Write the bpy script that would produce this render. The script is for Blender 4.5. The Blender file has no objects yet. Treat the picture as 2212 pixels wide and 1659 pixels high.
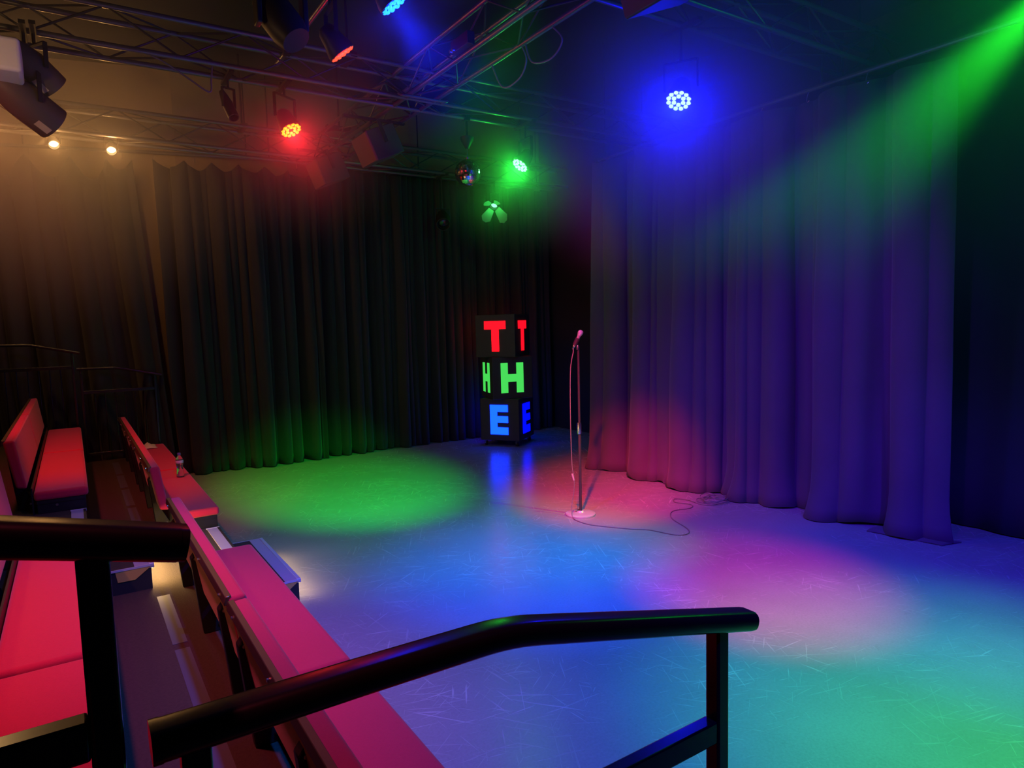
import bpy, bmesh, math, random
from mathutils import Vector, Matrix, noise
random.seed(7)
S = bpy.context.scene
COL = S.collection
PI = math.pi
# ------------------------------------------------------------------ camera
cam_d = bpy.data.cameras.new('camera'); cam = bpy.data.objects.new('camera', cam_d); COL.objects.link(cam)
cam_d.sensor_fit = 'HORIZONTAL'; cam_d.sensor_width = 36.0; cam_d.lens = 36.0*1450/2212
cam_d.clip_start = 0.02; cam_d.clip_end = 100
cam.matrix_world = Matrix(((0.8353, 0.0708, -0.5453, 0.0), (-0.5491, 0.0586, -0.8337, 0.0),
                           (-0.0271, 0.9958, 0.0888, 1.83), (0, 0, 0, 1)))
S.camera = cam
# ------------------------------------------------------------------ world, colour management, render
W = bpy.data.worlds.new('world'); S.world = W; W.use_nodes = True
wn = W.node_tree.nodes; wn.clear()
wo = wn.new('ShaderNodeOutputWorld'); bg = wn.new('ShaderNodeBackground')
bg.inputs[0].default_value = (0, 0, 0, 1); bg.inputs[1].default_value = 0.0
wl = W.node_tree.links
wl.new(bg.outputs[0], wo.inputs[0])
S.cycles.transparent_max_bounces = 40
S.cycles.use_adaptive_sampling = True; S.cycles.adaptive_threshold = 0.02
S.view_settings.view_transform = 'Standard'; S.view_settings.look = 'None'
S.view_settings.gamma = 1; S.view_settings.use_curve_mapping = False; S.view_settings.exposure = 0.0
S.cycles.use_denoising = True
S.cycles.max_bounces = 4; S.cycles.diffuse_bounces = 2; S.cycles.glossy_bounces = 2
S.cycles.transmission_bounces = 5; S.cycles.volume_bounces = 0; S.cycles.sample_clamp_indirect = 4.0
S.cycles.caustics_reflective = False; S.cycles.caustics_refractive = False

RED = (1.0, 0.012, 0.03); GREEN = (0.02, 1.0, 0.05); BLUE = (0.012, 0.05, 1.0); WARM = (1.0, 0.50, 0.13)

def spot(name, loc, target, power, color, angle=60, blend=0.9, radius=0.08, parent=None):
    d = bpy.data.lights.new(name, 'SPOT'); d.energy = power; d.color = color
    d.spot_size = math.radians(angle); d.spot_blend = blend; d.shadow_soft_size = radius
    o = bpy.data.objects.new(name, d); COL.objects.link(o)
    v = Vector(target) - Vector(loc)
    M = v.to_track_quat('-Z', 'Y').to_matrix().to_4x4(); M.translation = Vector(loc)
    if parent is not None:
        o.parent = parent; M = Matrix.Translation(-parent.location) @ M
    o.matrix_local = M
    return o
def point(name, loc, power, color, radius=0.05, parent=None):
    d = bpy.data.lights.new(name, 'POINT'); d.energy = power; d.color = color; d.shadow_soft_size = radius
    o = bpy.data.objects.new(name, d); COL.objects.link(o); o.location = loc
    if parent is not None:
        o.parent = parent; o.location = Vector(loc) - parent.location
    return o
# stage washes: rig lamps beyond the frame edges, plus unseen lights added as fill
def rgb(r, g, b):
    m = max(r, g, b); return m, (r/m, g/m, b/m)
def wash(name, loc, target, col, angle, blend=1.0, radius=0.08):
    e, c = rgb(*col); return spot(name, loc, target, e, c, angle, blend, radius)
wash('green_wash_side', (5.45, 1.75, 3.95), (3.05, 4.8, 0), (14, 800, 20), 34)
wash('green_wash_side_spill', (5.45, 1.75, 3.95), (3.05, 4.8, 0), (0, 15, 1), 172, 0.6)
wash('green_wash_front', (2.4, -0.6, 4.1), (3.25, 0.90, 0), (110, 1450, 10), 47)
wash('green_fill_far', (2.2, 2.5, 3.95), (2.6, 7.4, 0), (8, 3000, 15), 30)  # added unseen fill greening the far floor, in place of the visible lamp
wash('blue_wash_front', (0.9, -0.4, 4.1), (3.4, 1.9, 0), (4, 8, 470), 80)
wash('blue_wash_mid', (0.9, 1.4, 4.2), (2.0, 3.6, 0), (6, 140, 840), 75)
wash('blue_wash_right', (2.5, -0.5, 4.1), (5.0, 1.9, 0), (70, 5, 1200), 42)
wash('azure_fill', (1.9, 1.9, 4.2), (2.75, 4.0, 0), (8, 125, 2000), 34)  # unseen light added to give the azure pool, standing in for the blue lamp
wash('red_wash_front', (1.9, 0.6, 4.1), (3.82, 2.80, 0), (1650, 8, 220), 24)
wash('red_fill_far', (1.3, 2.3, 3.95), (4.8, 5.5, 0), (3700, 110, 10), 24)  # added light with no fixture, makes the far red floor pool
wash('seat_fill', (-0.40, 3.1, 3.95), (0.05, 3.1, 0), (310, 30, 52), 60)  # three added lights brighten the red seats; no lamp hangs here
wash('seat_fill', (-0.30, 0.8, 3.95), (0.40, 1.0, 0), (80, 8, 14), 40)
wash('seat_fill', (-0.55, 4.9, 3.95), (0.15, 7.3, 0.5), (330, 18, 36), 46)
wash('magenta_fill_seats', (3.6, 1.2, 4.0), (0.75, 4.4, 0.3), (60, 4, 600), 31)  # extra unseen light, added to tint the aisle steps and seats
wash('blue_curtain_fill', (1.4, 1.6, 3.95), (5.7, 4.0, 1.2), (110, 2, 640), 44)  # added fill lifting the blue of the right curtain
wash('warm_fill_behind', (-1.5, -1.6, 4.2), (0.5, 4.6, 0.4), (190, 66, 16), 22)  # unseen warm fill added to bring out the gold step corners
point('warm_fill_near', (-0.62, 4.7, 3.35), 14, (1.0, 0.55, 0.2), 0.05)  # added warm point light for the big lamps at top left
point('warm_fill_far', (-1.5, 8.7, 3.87), 9, (1.0, 0.42, 0.12), 0.05)  # fixtureless warm light, added for gold reflections on the handrails

# ------------------------------------------------------------------ materials
def mat(name, color, rough=0.6, metal=0.0, spec=0.5, sheen=0.0, bump=0.0, bscale=200, var=0.0, vscale=6, emit=None, estr=0.0,
        trans=0.0, alpha=1.0, ior=1.45, sample=True):
    m = bpy.data.materials.new(name); m.use_nodes = True
    n = m.node_tree.nodes; l = m.node_tree.links; p = n['Principled BSDF']
    p.inputs['Base Color'].default_value = (*color, 1); p.inputs['Roughness'].default_value = rough
    p.inputs['Metallic'].default_value = metal; p.inputs['Specular IOR Level'].default_value = spec
    p.inputs['IOR'].default_value = ior; p.inputs['Transmission Weight'].default_value = trans; p.inputs['Alpha'].default_value = alpha
    if sheen:
        p.inputs['Sheen Weight'].default_value = sheen; p.inputs['Sheen Roughness'].default_value = 0.5
    tc = n.new('ShaderNodeTexCoord')
    if var:
        t = n.new('ShaderNodeTexNoise'); t.inputs['Scale'].default_value = vscale; t.inputs['Detail'].default_value = 5
        l.new(tc.outputs['Object'], t.inputs['Vector'])
        mx = n.new('ShaderNodeMix'); mx.data_type = 'RGBA'
        mx.inputs['A'].default_value = (*[c*(1-var) for c in color], 1); mx.inputs['B'].default_value = (*[min(1, c*(1+var)) for c in color], 1)
        l.new(t.outputs['Fac'], mx.inputs['Factor']); l.new(mx.outputs['Result'], p.inputs['Base Color'])
    if bump:
        t = n.new('ShaderNodeTexNoise'); t.inputs['Scale'].default_value = bscale; t.inputs['Detail'].default_value = 3
        l.new(tc.outputs['Object'], t.inputs['Vector'])
        b = n.new('ShaderNodeBump'); b.inputs['Strength'].default_value = bump; b.inputs['Distance'].default_value = 0.004
        l.new(t.outputs['Fac'], b.inputs['Height']); l.new(b.outputs['Normal'], p.inputs['Normal'])
    if emit:
        p.inputs['Emission Color'].default_value = (*emit, 1); p.inputs['Emission Strength'].default_value = estr
        if not sample: m.cycles.emission_sampling = 'NONE'
    return m
def floor_mat():
    m = bpy.data.materials.new('stage_vinyl'); m.use_nodes = True
    n = m.node_tree.nodes; l = m.node_tree.links; p = n['Principled BSDF']
    tc = n.new('ShaderNodeTexCoord')
    def noise_tex(scale, detail, vec=None, dist=0.0, rough=0.5):
        t = n.new('ShaderNodeTexNoise'); t.inputs['Scale'].default_value = scale; t.inputs['Detail'].default_value = detail
        t.inputs['Distortion'].default_value = dist; t.inputs['Roughness'].default_value = rough
        l.new(vec or tc.outputs['Object'], t.inputs['Vector']); return t.outputs['Fac']
    def ramp(v, a, b, c0=0.0, c1=1.0):
        r = n.new('ShaderNodeMapRange'); r.inputs['From Min'].default_value = a; r.inputs['From Max'].default_value = b
        r.inputs['To Min'].default_value = c0; r.inputs['To Max'].default_value = c1; r.clamp = True
        l.new(v, r.inputs['Value']); return r.outputs['Result']
    def op(o, a, b):
        q = n.new('ShaderNodeMath'); q.operation = o
        for i, x in enumerate((a, b)):
            if isinstance(x, (int, float)): q.inputs[i].default_value = x
            else: l.new(x, q.inputs[i])
        return q.outputs[0]
    # fine scuffs and scratches running in several directions
    total = None
    for k, (ang, sc, off) in enumerate([(15, 3.2, 0), (52, 2.6, 3), (-35, 3.0, 7), (-62, 2.4, 11), (85, 2.8, 17), (3, 2.2, 23), (31, 2.0, 31)]):
        vr = n.new('ShaderNodeVectorRotate'); vr.rotation_type = 'Z_AXIS'; vr.inputs['Angle'].default_value = math.radians(ang)
        l.new(tc.outputs['Object'], vr.inputs['Vector'])
        mp = n.new('ShaderNodeMapping'); mp.inputs['Location'].default_value = (off, off*1.7, 0); mp.inputs['Scale'].default_value = (sc, sc*26, 1)
        l.new(vr.outputs[0], mp.inputs['Vector'])
        f = noise_tex(1.0, 2.0, mp.outputs[0], 0.5)
        s = ramp(f, 0.675, 0.74)
        msk = ramp(noise_tex(1.1, 2.0, None, 0.5), 0.42+0.03*(k % 3), 0.62)
        s = op('MULTIPLY', s, msk)
        total = s if total is None else op('MAXIMUM', total, s)
    cloud = noise_tex(1.7, 6, None, 0.0, 0.6)
    fine = noise_tex(75, 4, None, 0.3, 0.7)
    dark = ramp(noise_tex(14, 5, None, 0.4, 0.7), 0.62, 0.80)
    base = op('ADD', ramp(cloud, 0.3, 0.7, 0.265, 0.305), ramp(fine, 0.3, 0.7, -0.02, 0.03))
    base = op('SUBTRACT', base, op('MULTIPLY', dark, 0.06))
    base = op('ADD', base, op('MULTIPLY', total, 0.17))
    cb = n.new('ShaderNodeCombineColor')
    for i in range(3): l.new(base, cb.inputs[i])
    l.new(cb.outputs[0], p.inputs['Base Color'])
    rg = op('ADD', 0.27, op('MULTIPLY', total, 0.12))
    l.new(rg, p.inputs['Roughness'])
    h = op('ADD', op('MULTIPLY', fine, 0.6), op('MULTIPLY', total, 0.7))
    b = n.new('ShaderNodeBump'); b.inputs['Strength'].default_value = 0.16; b.inputs['Distance'].default_value = 0.003
    l.new(h, b.inputs['Height']); l.new(b.outputs['Normal'], p.inputs['Normal'])
    p.inputs['Specular IOR Level'].default_value = 0.45
    return m
M = dict(
    floor=floor_mat(),
    wall=mat('dark_paint', (0.30, 0.225, 0.16), 0.85, var=0.12, vscale=2),
    ceiling=mat('black_ceiling', (0.015, 0.015, 0.016), 0.9),
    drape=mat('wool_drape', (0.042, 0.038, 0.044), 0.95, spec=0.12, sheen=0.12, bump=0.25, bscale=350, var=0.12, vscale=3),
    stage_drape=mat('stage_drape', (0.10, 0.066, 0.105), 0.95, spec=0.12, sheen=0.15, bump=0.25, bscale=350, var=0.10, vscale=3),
    seat=mat('red_wool', (0.66, 0.024, 0.055), 0.9, spec=0.15, sheen=0.3, bump=0.3, bscale=420, var=0.07, vscale=90),
    black=mat('black_steel', (0.012, 0.012, 0.013), 0.42, spec=0.5),
    rail=mat('satin_black_rail', (0.012, 0.012, 0.014), 0.24, spec=1.0),
    bronze=mat('back_trim', (0.22, 0.15, 0.08), 0.38, metal=0.8),
    carpet=mat('tier_carpet', (0.062, 0.050, 0.038), 0.95, spec=0.1, bump=0.9, bscale=160, var=0.25, vscale=70),
    riser=mat('riser_board', (0.02, 0.02, 0.022), 0.7),
    alu=mat('nosing_aluminium', (0.66, 0.64, 0.70), 0.36, metal=0.25),
    insert=mat('nosing_insert', (0.38, 0.33, 0.42), 0.7),
    gold=mat('hazard_corner', (0.62, 0.40, 0.09), 0.6),
    steel=mat('chrome', (0.75, 0.75, 0.78), 0.22, metal=1.0),
    truss=mat('truss_tube', (0.15, 0.15, 0.17), 0.32, metal=0.55),
    brace=mat('truss_brace_shaded', (0.05, 0.05, 0.055), 0.4, metal=0.4),  # same metal as the chords, shade put into the darker colour
    door=mat('barn_door_metal', (0.16, 0.16, 0.16), 0.5),
    parbody_hazed=mat('par_body_hazed', (0.11, 0.095, 0.08), 0.5),  # warm haze in front is put into the lighter brown body colour
    lampbody=mat('lamp_body', (0.03, 0.028, 0.028), 0.5, spec=0.4),
    sticker=mat('label_paper', (0.75, 0.62, 0.42), 0.7),
    ink=mat('label_ink', (0.25, 0.12, 0.08), 0.7),
    rubber=mat('rubber', (0.02, 0.02, 0.02), 0.6),
    cablem=mat('cable_jacket', (0.16, 0.15, 0.16), 0.45),
    white=mat('white_plastic', (0.78, 0.78, 0.80), 0.45),
    boxply=mat('painted_plywood', (0.055, 0.050, 0.055), 0.6, var=0.15, vscale=8),
    spkcloth=mat('speaker_grille', (0.20, 0.09, 0.09), 0.7, bump=0.4, bscale=500),
    spkbox=mat('speaker_box', (0.05, 0.045, 0.06), 0.6, bump=0.2, bscale=250),
    grille=mat('mic_mesh', (0.62, 0.62, 0.65), 0.42, metal=0.7, bump=0.6, bscale=900),
    micbody=mat('mic_body', (0.05, 0.05, 0.055), 0.3, metal=0.3),
    michandle=mat('mic_handle', (0.45, 0.45, 0.47), 0.3, metal=0.5),
    chrome_base=mat('brushed_base', (0.60, 0.60, 0.62), 0.30, metal=0.35),
    plastic=mat('clear_plastic', (0.95, 0.97, 1.0), 0.06, trans=0.93, ior=1.3),
    water=mat('water', (0.95, 0.98, 1.0), 0.02, trans=1.0, ior=1.33),
    cap=mat('blue_cap', (0.10, 0.12, 0.42), 0.45),
    blabel=mat('bottle_label', (0.55, 0.62, 0.70), 0.5),
    paper=mat('napkin_paper', (0.85, 0.80, 0.62), 0.85, bump=0.3, bscale=60),
    gap_light=mat('painted_gap_light', (0.062, 0.060, 0.095), 0.6),  # bluish light falling through the bench gap, painted as a colour
    let_r=mat('letter_red', (0.6, 0.02, 0.03), 0.5, emit=(1.0, 0.0015, 0.006), estr=3.6),
    let_g=mat('letter_green', (0.1, 0.6, 0.15), 0.5, emit=(0.06, 0.70, 0.09), estr=1.0),
    let_b=mat('letter_blue', (0.05, 0.2, 0.7), 0.5, emit=(0.001, 0.020, 1.0), estr=9.0),
    let_d=mat('letter_deep_blue', (0.02, 0.02, 0.6), 0.5, emit=(0.0, 0.0006, 1.0), estr=7.0),
    led_b=mat('lens_blue', (0.2, 0.4, 1), 0.2, emit=(0.55, 0.95, 1.0), estr=2.2, sample=False),
    led_bt=mat('lens_azure', (0.1, 0.3, 1), 0.2, emit=(0.02, 0.35, 1.0), estr=2.0, sample=False),
    led_g=mat('lens_green', (0.2, 1, 0.4), 0.2, emit=(0.45, 1.0, 0.72), estr=1.8, sample=False),
    led_r=mat('lens_amber_red', (1, 0.3, 0.1), 0.2, emit=(1.0, 0.62, 0.004), estr=1.6, sample=False),
    led_rt=mat('lens_red', (1, 0.1, 0.05), 0.2, emit=(1.0, 0.07, 0.02), estr=1.8, sample=False),
    lamp_w=mat('lens_tungsten', (1, 0.8, 0.4), 0.2, emit=(1.0, 0.72, 0.30), estr=14, sample=False),
    lamp_gn=mat('lens_gel_green', (0.2, 1, 0.4), 0.2, emit=(0.35, 1.0, 0.62), estr=1.6, sample=False),
    lens=mat('dark_lens', (0.02, 0.02, 0.025), 0.12, spec=0.7),
    led_strip=mat('step_led', (1, 0.8, 0.5), 0.4, emit=(1.0, 0.66, 0.30), estr=3.0, sample=False),
    mirror=mat('mirror_tile', (0.86, 0.86, 0.86), 0.06, metal=1.0),
    faceplate=mat('lamp_faceplate', (0.02, 0.02, 0.02), 0.5),
)
# ------------------------------------------------------------------ mesh building
class MB:
    def __init__(s): s.v = []; s.f = []
    def add(s, vs, fs):
        o = len(s.v); s.v += [tuple(x) for x in vs]; s.f += [tuple(i+o for i in f) for f in fs]; return s
    def box(s, x0, x1, y0, y1, z0, z1):
        return s.add([(x0,y0,z0),(x1,y0,z0),(x1,y1,z0),(x0,y1,z0),(x0,y0,z1),(x1,y0,z1),(x1,y1,z1),(x0,y1,z1)],
                     [(0,3,2,1),(4,5,6,7),(0,1,5,4),(1,2,6,5),(2,3,7,6),(3,0,4,7)])
    def hbox(s, c, a, b, d):                        # box from centre and three half axes
        c, a, b, d = Vector(c), Vector(a), Vector(b), Vector(d)
        vs = [c+sa*a+sb*b+sd*d for sd in (-1,1) for (sa,sb) in ((-1,-1),(1,-1),(1,1),(-1,1))]
        return s.add(vs, [(0,3,2,1),(4,5,6,7),(0,1,5,4),(1,2,6,5),(2,3,7,6),(3,0,4,7)])
    def bar(s, p, q, r, n=10, r2=None):
        p, q = Vector(p), Vector(q); d = (q-p).normalized(); r2 = r if r2 is None else r2
        u = d.orthogonal().normalized(); w = d.cross(u); vs = []
        for (c, rr) in ((p, r), (q, r2)):
            for i in range(n):
                t = 2*PI*i/n; vs.append(c+rr*(math.cos(t)*u+math.sin(t)*w))
        return s.add(vs, [(i,(i+1)%n,n+(i+1)%n,n+i) for i in range(n)]+[tuple(range(n-1,-1,-1)), tuple(range(n,2*n))])
    def tube(s, pts, r, n=8):
        pts = [Vector(p) for p in pts]; vs = []; u = None
        for i, p in enumerate(pts):
            d = (pts[min(i+1,len(pts)-1)]-pts[max(i-1,0)]).normalized()
            if u is None: u = d.orthogonal().normalized()
            u = (u-d*u.dot(d)).normalized(); w = d.cross(u)
            vs += [p+r*(math.cos(2*PI*k/n)*u+math.sin(2*PI*k/n)*w) for k in range(n)]
        fs = [(i*n+k, i*n+(k+1)%n, (i+1)*n+(k+1)%n, (i+1)*n+k) for i in range(len(pts)-1) for k in range(n)]
        m = (len(pts)-1)*n
        return s.add(vs, fs+[tuple(range(n-1,-1,-1)), tuple(range(m,m+n))])
    def lathe(s, prof, n=24, mtx=None):             # prof: (radius, z) from bottom to top
        vs = []; fs = []
        for (r, z) in prof:
            for k in range(n):
                t = 2*PI*k/n; v = Vector((r*math.cos(t), r*math.sin(t), z)); vs.append(mtx@v if mtx else v)
        for i in range(len(prof)-1):
            for k in range(n): fs.append((i*n+k, i*n+(k+1)%n, (i+1)*n+(k+1)%n, (i+1)*n+k))
        m = (len(prof)-1)*n
        if prof[0][0] > 1e-5: fs.append(tuple(range(n-1,-1,-1)))
        if prof[-1][0] > 1e-5: fs.append(tuple(range(m,m+n)))
        return s.add(vs, fs)
    def prism(s, poly, f):                          # f(u, v, k) -> 3d point, k = 0 or 1
        n = len(poly)
        return s.add([f(u,v,0) for u,v in poly]+[f(u,v,1) for u,v in poly],
                     [tuple(range(n-1,-1,-1)), tuple(range(n,2*n))]+[(i,(i+1)%n,n+(i+1)%n,n+i) for i in range(n)])
    def mesh(s, name, m, smooth=True, ang=35):
        me = bpy.data.meshes.new(name); me.from_pydata(s.v, [], s.f); me.validate()
        b = bmesh.new(); b.from_mesh(me); bmesh.ops.recalc_face_normals(b, faces=b.faces); b.to_mesh(me); b.free()
        me.materials.append(m)
        if smooth:
            me.polygons.foreach_set('use_smooth', [True]*len(me.polygons)); me.set_sharp_from_angle(angle=math.radians(ang))
        return me
def obj(name, mb, m, parent=None, bevel=0.0, segs=2, smooth=True, loc=None, label=None, ang=35):
    me = mb if isinstance(mb, bpy.types.Mesh) else mb.mesh(name, m, smooth, ang)
    o = bpy.data.objects.new(name, me); COL.objects.link(o)
    if parent is not None: o.parent = parent
    if loc is not None: o.location = loc
    if label: o['label'] = label
    if bevel:
        d = o.modifiers.new('bevel', 'BEVEL'); d.width = bevel; d.segments = segs; d.limit_method = 'ANGLE'; d.angle_limit = math.radians(40)
        d.harden_normals = False
    return o
def tag(o, label, cat, group=None):
    o['label'] = label; o['category'] = cat
    if group: o['group'] = group
    return o
def thing(name, label, cat, loc=(0,0,0), group=None):
    o = bpy.data.objects.new(name, None); COL.objects.link(o); o.location = loc; o.empty_display_size = 0.1
    return tag(o, label, cat, group)
def struct(name, mb, m, parent=None, bevel=0.0):
    o = obj(name, mb, m, parent, bevel)
    if parent is None: o['kind'] = 'structure'
    return o
def rebase(root, mb):                                # world coordinates -> coordinates under root
    l = root.location; mb.v = [(x-l.x, y-l.y, z-l.z) for x,y,z in mb.v]; return mb
def dup_tree(root):
    r = root.copy(); COL.objects.link(r)
    for c in list(root.children):
        d = c.copy(); COL.objects.link(d); d.parent = r
        for g in list(c.children):
            e = g.copy(); COL.objects.link(e); e.parent = d
    return r
# ------------------------------------------------------------------ room shell
struct('floor', MB().box(-3.6, 7.1, -3.1, 11.3, -0.1, 0.0), M['floor'])
struct('ceiling', MB().box(-3.6, 7.1, -3.1, 11.3, 5.2, 5.3), M['ceiling'])
struct('wall_back', MB().box(1.30, 7.25, 9.80, 9.95, 0.0, 5.2), M['wall'])
struct('wall_back_left', MB().prism([(1.32, 9.80), (-3.7, 11.02), (-3.7, 11.17), (1.32, 9.94)], lambda u, v, k: (u, v, 5.2*k)), M['wall'])
struct('wall_left', MB().box(-3.75, -3.6, -3.1, 11.3, 0.0, 5.2), M['ceiling'])
struct('wall_right', MB().box(7.1, 7.25, -3.1, 11.3, 0.0, 5.2), M['ceiling'])
struct('wall_front', MB().box(-3.75, 7.25, -3.25, -3.1, 0.0, 5.2), M['ceiling'])
# ------------------------------------------------------------------ tiered seating platform
PF = thing('seating_platform', 'black stepped platform with dark brown carpeted tiers under the red benches', 'platform', (0, 5, 0))
def pp(name, mb, m, bevel=0.0, label=None): return obj(name, rebase(PF, mb), m, PF, bevel, label=label)
Y0, Y1 = 0.62, 9.6
pp('deck', MB().box(0.0, 0.868, Y0, Y1, 0.27, 0.30), M['carpet'])
pp('deck', MB().box(-0.86, 0.002, Y0, Y1, 0.57, 0.60), M['carpet'])
pp('deck', MB().box(-1.72, -0.86, Y0, Y1, 0.87, 0.90), M['carpet'])
pp('riser', MB().box(0.84, 0.866, Y0, Y1, 0.0, 0.27), M['riser'])
pp('riser', MB().box(-0.025, 0.0, Y0, Y1, 0.27, 0.57), M['riser'])
pp('riser', MB().box(-0.885, -0.86, Y0, Y1, 0.57, 0.87), M['riser'])
for yy in (Y0, Y1-0.03):
    pp('side_panel', MB().box(0.0, 0.84, yy, yy+0.03, 0.0, 0.27), M['riser'])
    pp('side_panel', MB().box(-0.86, -0.025, yy, yy+0.03, 0.0, 0.57), M['riser'])
for (X0, T) in ((0.87, 0.30), (0.005, 0.60)):
    pp('nosing', MB().box(X0-0.085, X0-0.012, 4.57, 5.60, T, T+0.005), M['insert'], label='pale ribbed nosing strip on the aisle edge')
    pp('nosing_edge', MB().box(X0-0.012, X0+0.004, 4.57, 5.60, T-0.03, T+0.007), M['rubber'])
    pp('nosing_end', MB().box(X0-0.09, X0+0.006, 5.60, 5.612, T-0.008, T+0.008), M['alu'])
    pp('nosing_end', MB().box(X0-0.012, X0+0.008, 4.555, 4.60, T-0.008, T+0.010), M['alu'])
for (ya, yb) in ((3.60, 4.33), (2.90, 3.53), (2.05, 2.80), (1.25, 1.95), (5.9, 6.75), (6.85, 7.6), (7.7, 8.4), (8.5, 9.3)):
    pp('painted_light_dash', MB().box(0.315, 0.382, ya, yb, 0.30, 0.3025), M['gap_light'], label='dull pale strip of painted light in the row of dashes along the walkway')  # painted dashes of light on the deck, made as thin strips
def aisle_step(X0, T, label, glow):
    t = thing('aisle_step', label, 'step', (X0, 5.05, T))
    def q(name, mb, m, bevel=0.0): return obj(name, mb, m, t, bevel)
    h = 0.15; w = 0.318; a, b = -0.545, 0.55
    q('body', MB().box(0.002, w-0.012, a, b, 0.0, h-0.012), M['riser'])
    q('tread', MB().box(0.002, w-0.10, a, b, h-0.012, h), M['carpet'])
    q('nosing', MB().box(w-0.10, w-0.022, a, b, h-0.012, h+0.003), M['insert'])
    q('nosing_edge', MB().box(w-0.022, w+0.004, a-0.003, b+0.003, h-0.022, h+0.006), M['alu'], 0.003)
    q('end_trim', MB().box(0.002, w, a-0.006, a, h-0.010, h+0.003), M['alu'])
    q('end_trim', MB().box(0.002, w, b, b+0.006, h-0.010, h+0.003), M['alu'])
    q('corner_marker', MB().prism([(w-0.20, h-0.012), (w-0.015, h-0.012), (w-0.10, h-0.075), (w-0.19, h-0.075)],
       lambda u, v, k: (u, a-0.004*k, v)), M['gold'])
    q('light_strip', MB().box(w-0.010, w-0.002, a+0.02, b-0.02, h-0.032, h-0.024), M['led_strip'])
    d = bpy.data.lights.new('step_light', 'AREA'); d.shape = 'RECTANGLE'; d.size = 0.025; d.size_y = 1.0; d.energy = glow; d.color = (1.0, 0.62, 0.26)
    o = bpy.data.objects.new('step_light', d); COL.objects.link(o); o.parent = t
    o.location = (w+0.006, 0.0, h-0.032); o.rotation_euler = (0, math.radians(-38), 0)
    return t
aisle_step(0.87, 0.0, 'low black aisle step with bright aluminium nosing standing on the stage floor', 2.2)
aisle_step(0.005, 0.30, 'low black aisle step with pale nosing on the walkway, lighting the carpet', 14.0)
# ------------------------------------------------------------------ benches
BL = 1.88
def make_bench():
    t = thing('bench', '', 'bench')
    s = obj('seat', MB().box(-0.30, 0.022, 0.004, BL-0.004, 0.092, 0.158), M['seat'], t, 0.022, 4)
    obj('seat_pan', MB().box(-0.285, 0.0, 0.01, BL-0.01, 0.070, 0.093), M['black'], t)
    obj('rear_panel', MB().box(-0.312, -0.303, 0.01, BL-0.01, 0.0, 0.188), M['black'], t)
    poly = [(-0.330, 0.192), (-0.392, 0.200), (-0.446, 0.530), (-0.378, 0.536)]
    obj('backrest', MB().prism(poly, lambda u, v, k: (u, 0.004+k*(BL-0.008), v)), M['seat'], t, 0.016, 4)
    a, c = Vector((-0.446, 0, 0.530)), Vector((-0.392, 0, 0.200)); d = (c-a).normalized(); nrm = Vector((d.z, 0, -d.x)).normalized()
    if nrm.x > 0: nrm = -nrm
    strip = MB(); strip.hbox(Vector((-0.444, BL/2, 0.520)), (0.011, 0, 0.001), (0, BL/2-0.012, 0), (0.003, 0, 0.017))
    st = obj('back_trim', strip, M['bronze'], t, 0.002, 1, label='bronze metal strip along the rear top edge')
    for y in (0.12, 0.62, 1.24, 1.76):
        obj('screw', MB().bar((-0.456, y, 0.512), (-0.461, y, 0.512), 0.006, 8), M['steel'], st)
    for y in (0.26, 1.02, 1.78):
        leg = [(-0.445, 0.40), (-0.425, 0.425), (-0.405, 0.42), (-0.375, 0.18), (-0.285, 0.0), (-0.405, 0.0)]
        lg = obj('leg', MB().prism(leg, lambda u, v, k: (u, y-0.024+0.048*k, v)), M['black'], t, 0.004, 1)
        obj('bolt', MB().bar((-0.425, y-0.026, 0.40), (-0.425, y-0.032, 0.40), 0.007, 8), M['steel'], lg)
        obj('bolt', MB().bar((-0.33, y-0.026, 0.04), (-0.33, y-0.032, 0.04), 0.008, 8), M['steel'], lg)
    for y in (0.015, BL-0.035):
        ep = obj('end_panel', MB().box(-0.285, 0.004, y, y+0.02, 0.0, 0.092), M['black'], t, 0.003, 1)
        yb = y-0.004 if y < 1 else y+0.02
        obj('bolt', MB().bar((-0.17, yb, 0.052), (-0.17, yb+0.004, 0.052), 0.009, 8), M['steel'], ep)
    return t
bench0 = make_bench()
k = 0
for (X0, T, row) in ((0.87, 0.30, 'front'), (0.010, 0.60, 'second')):
    for (ys, where) in ((0.74, 0), (2.64, 1), (5.64, 2), (7.54, 3)):
        o = bench0 if k == 0 else dup_tree(bench0); k += 1
        o.location = (X0, ys, T)
        o['group'] = 'red upholstered benches on the tiers'
        o['label'] = {
            ('front', 0): 'nearest red bench of the front row, crossed by the black handrail at bottom',
            ('front', 1): 'red front row bench just before the aisle steps, bronze strip along its back',
            ('front', 2): 'red front row bench beyond the aisle steps, holding the water bottle',
            ('front', 3): 'farthest red front row bench, with a crumpled napkin on its seat',
            ('second', 0): 'nearest red second row bench, behind the black rail at the lower left',
            ('second', 1): 'second row red bench before the aisle, its purplish back cut by the left edge',
            ('second', 2): 'red second row bench beyond the aisle, its near end cushion edges showing',
            ('second', 3): 'farthest red second row bench, back peak reaching up against the dark curtain'}[(row, where)]
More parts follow.
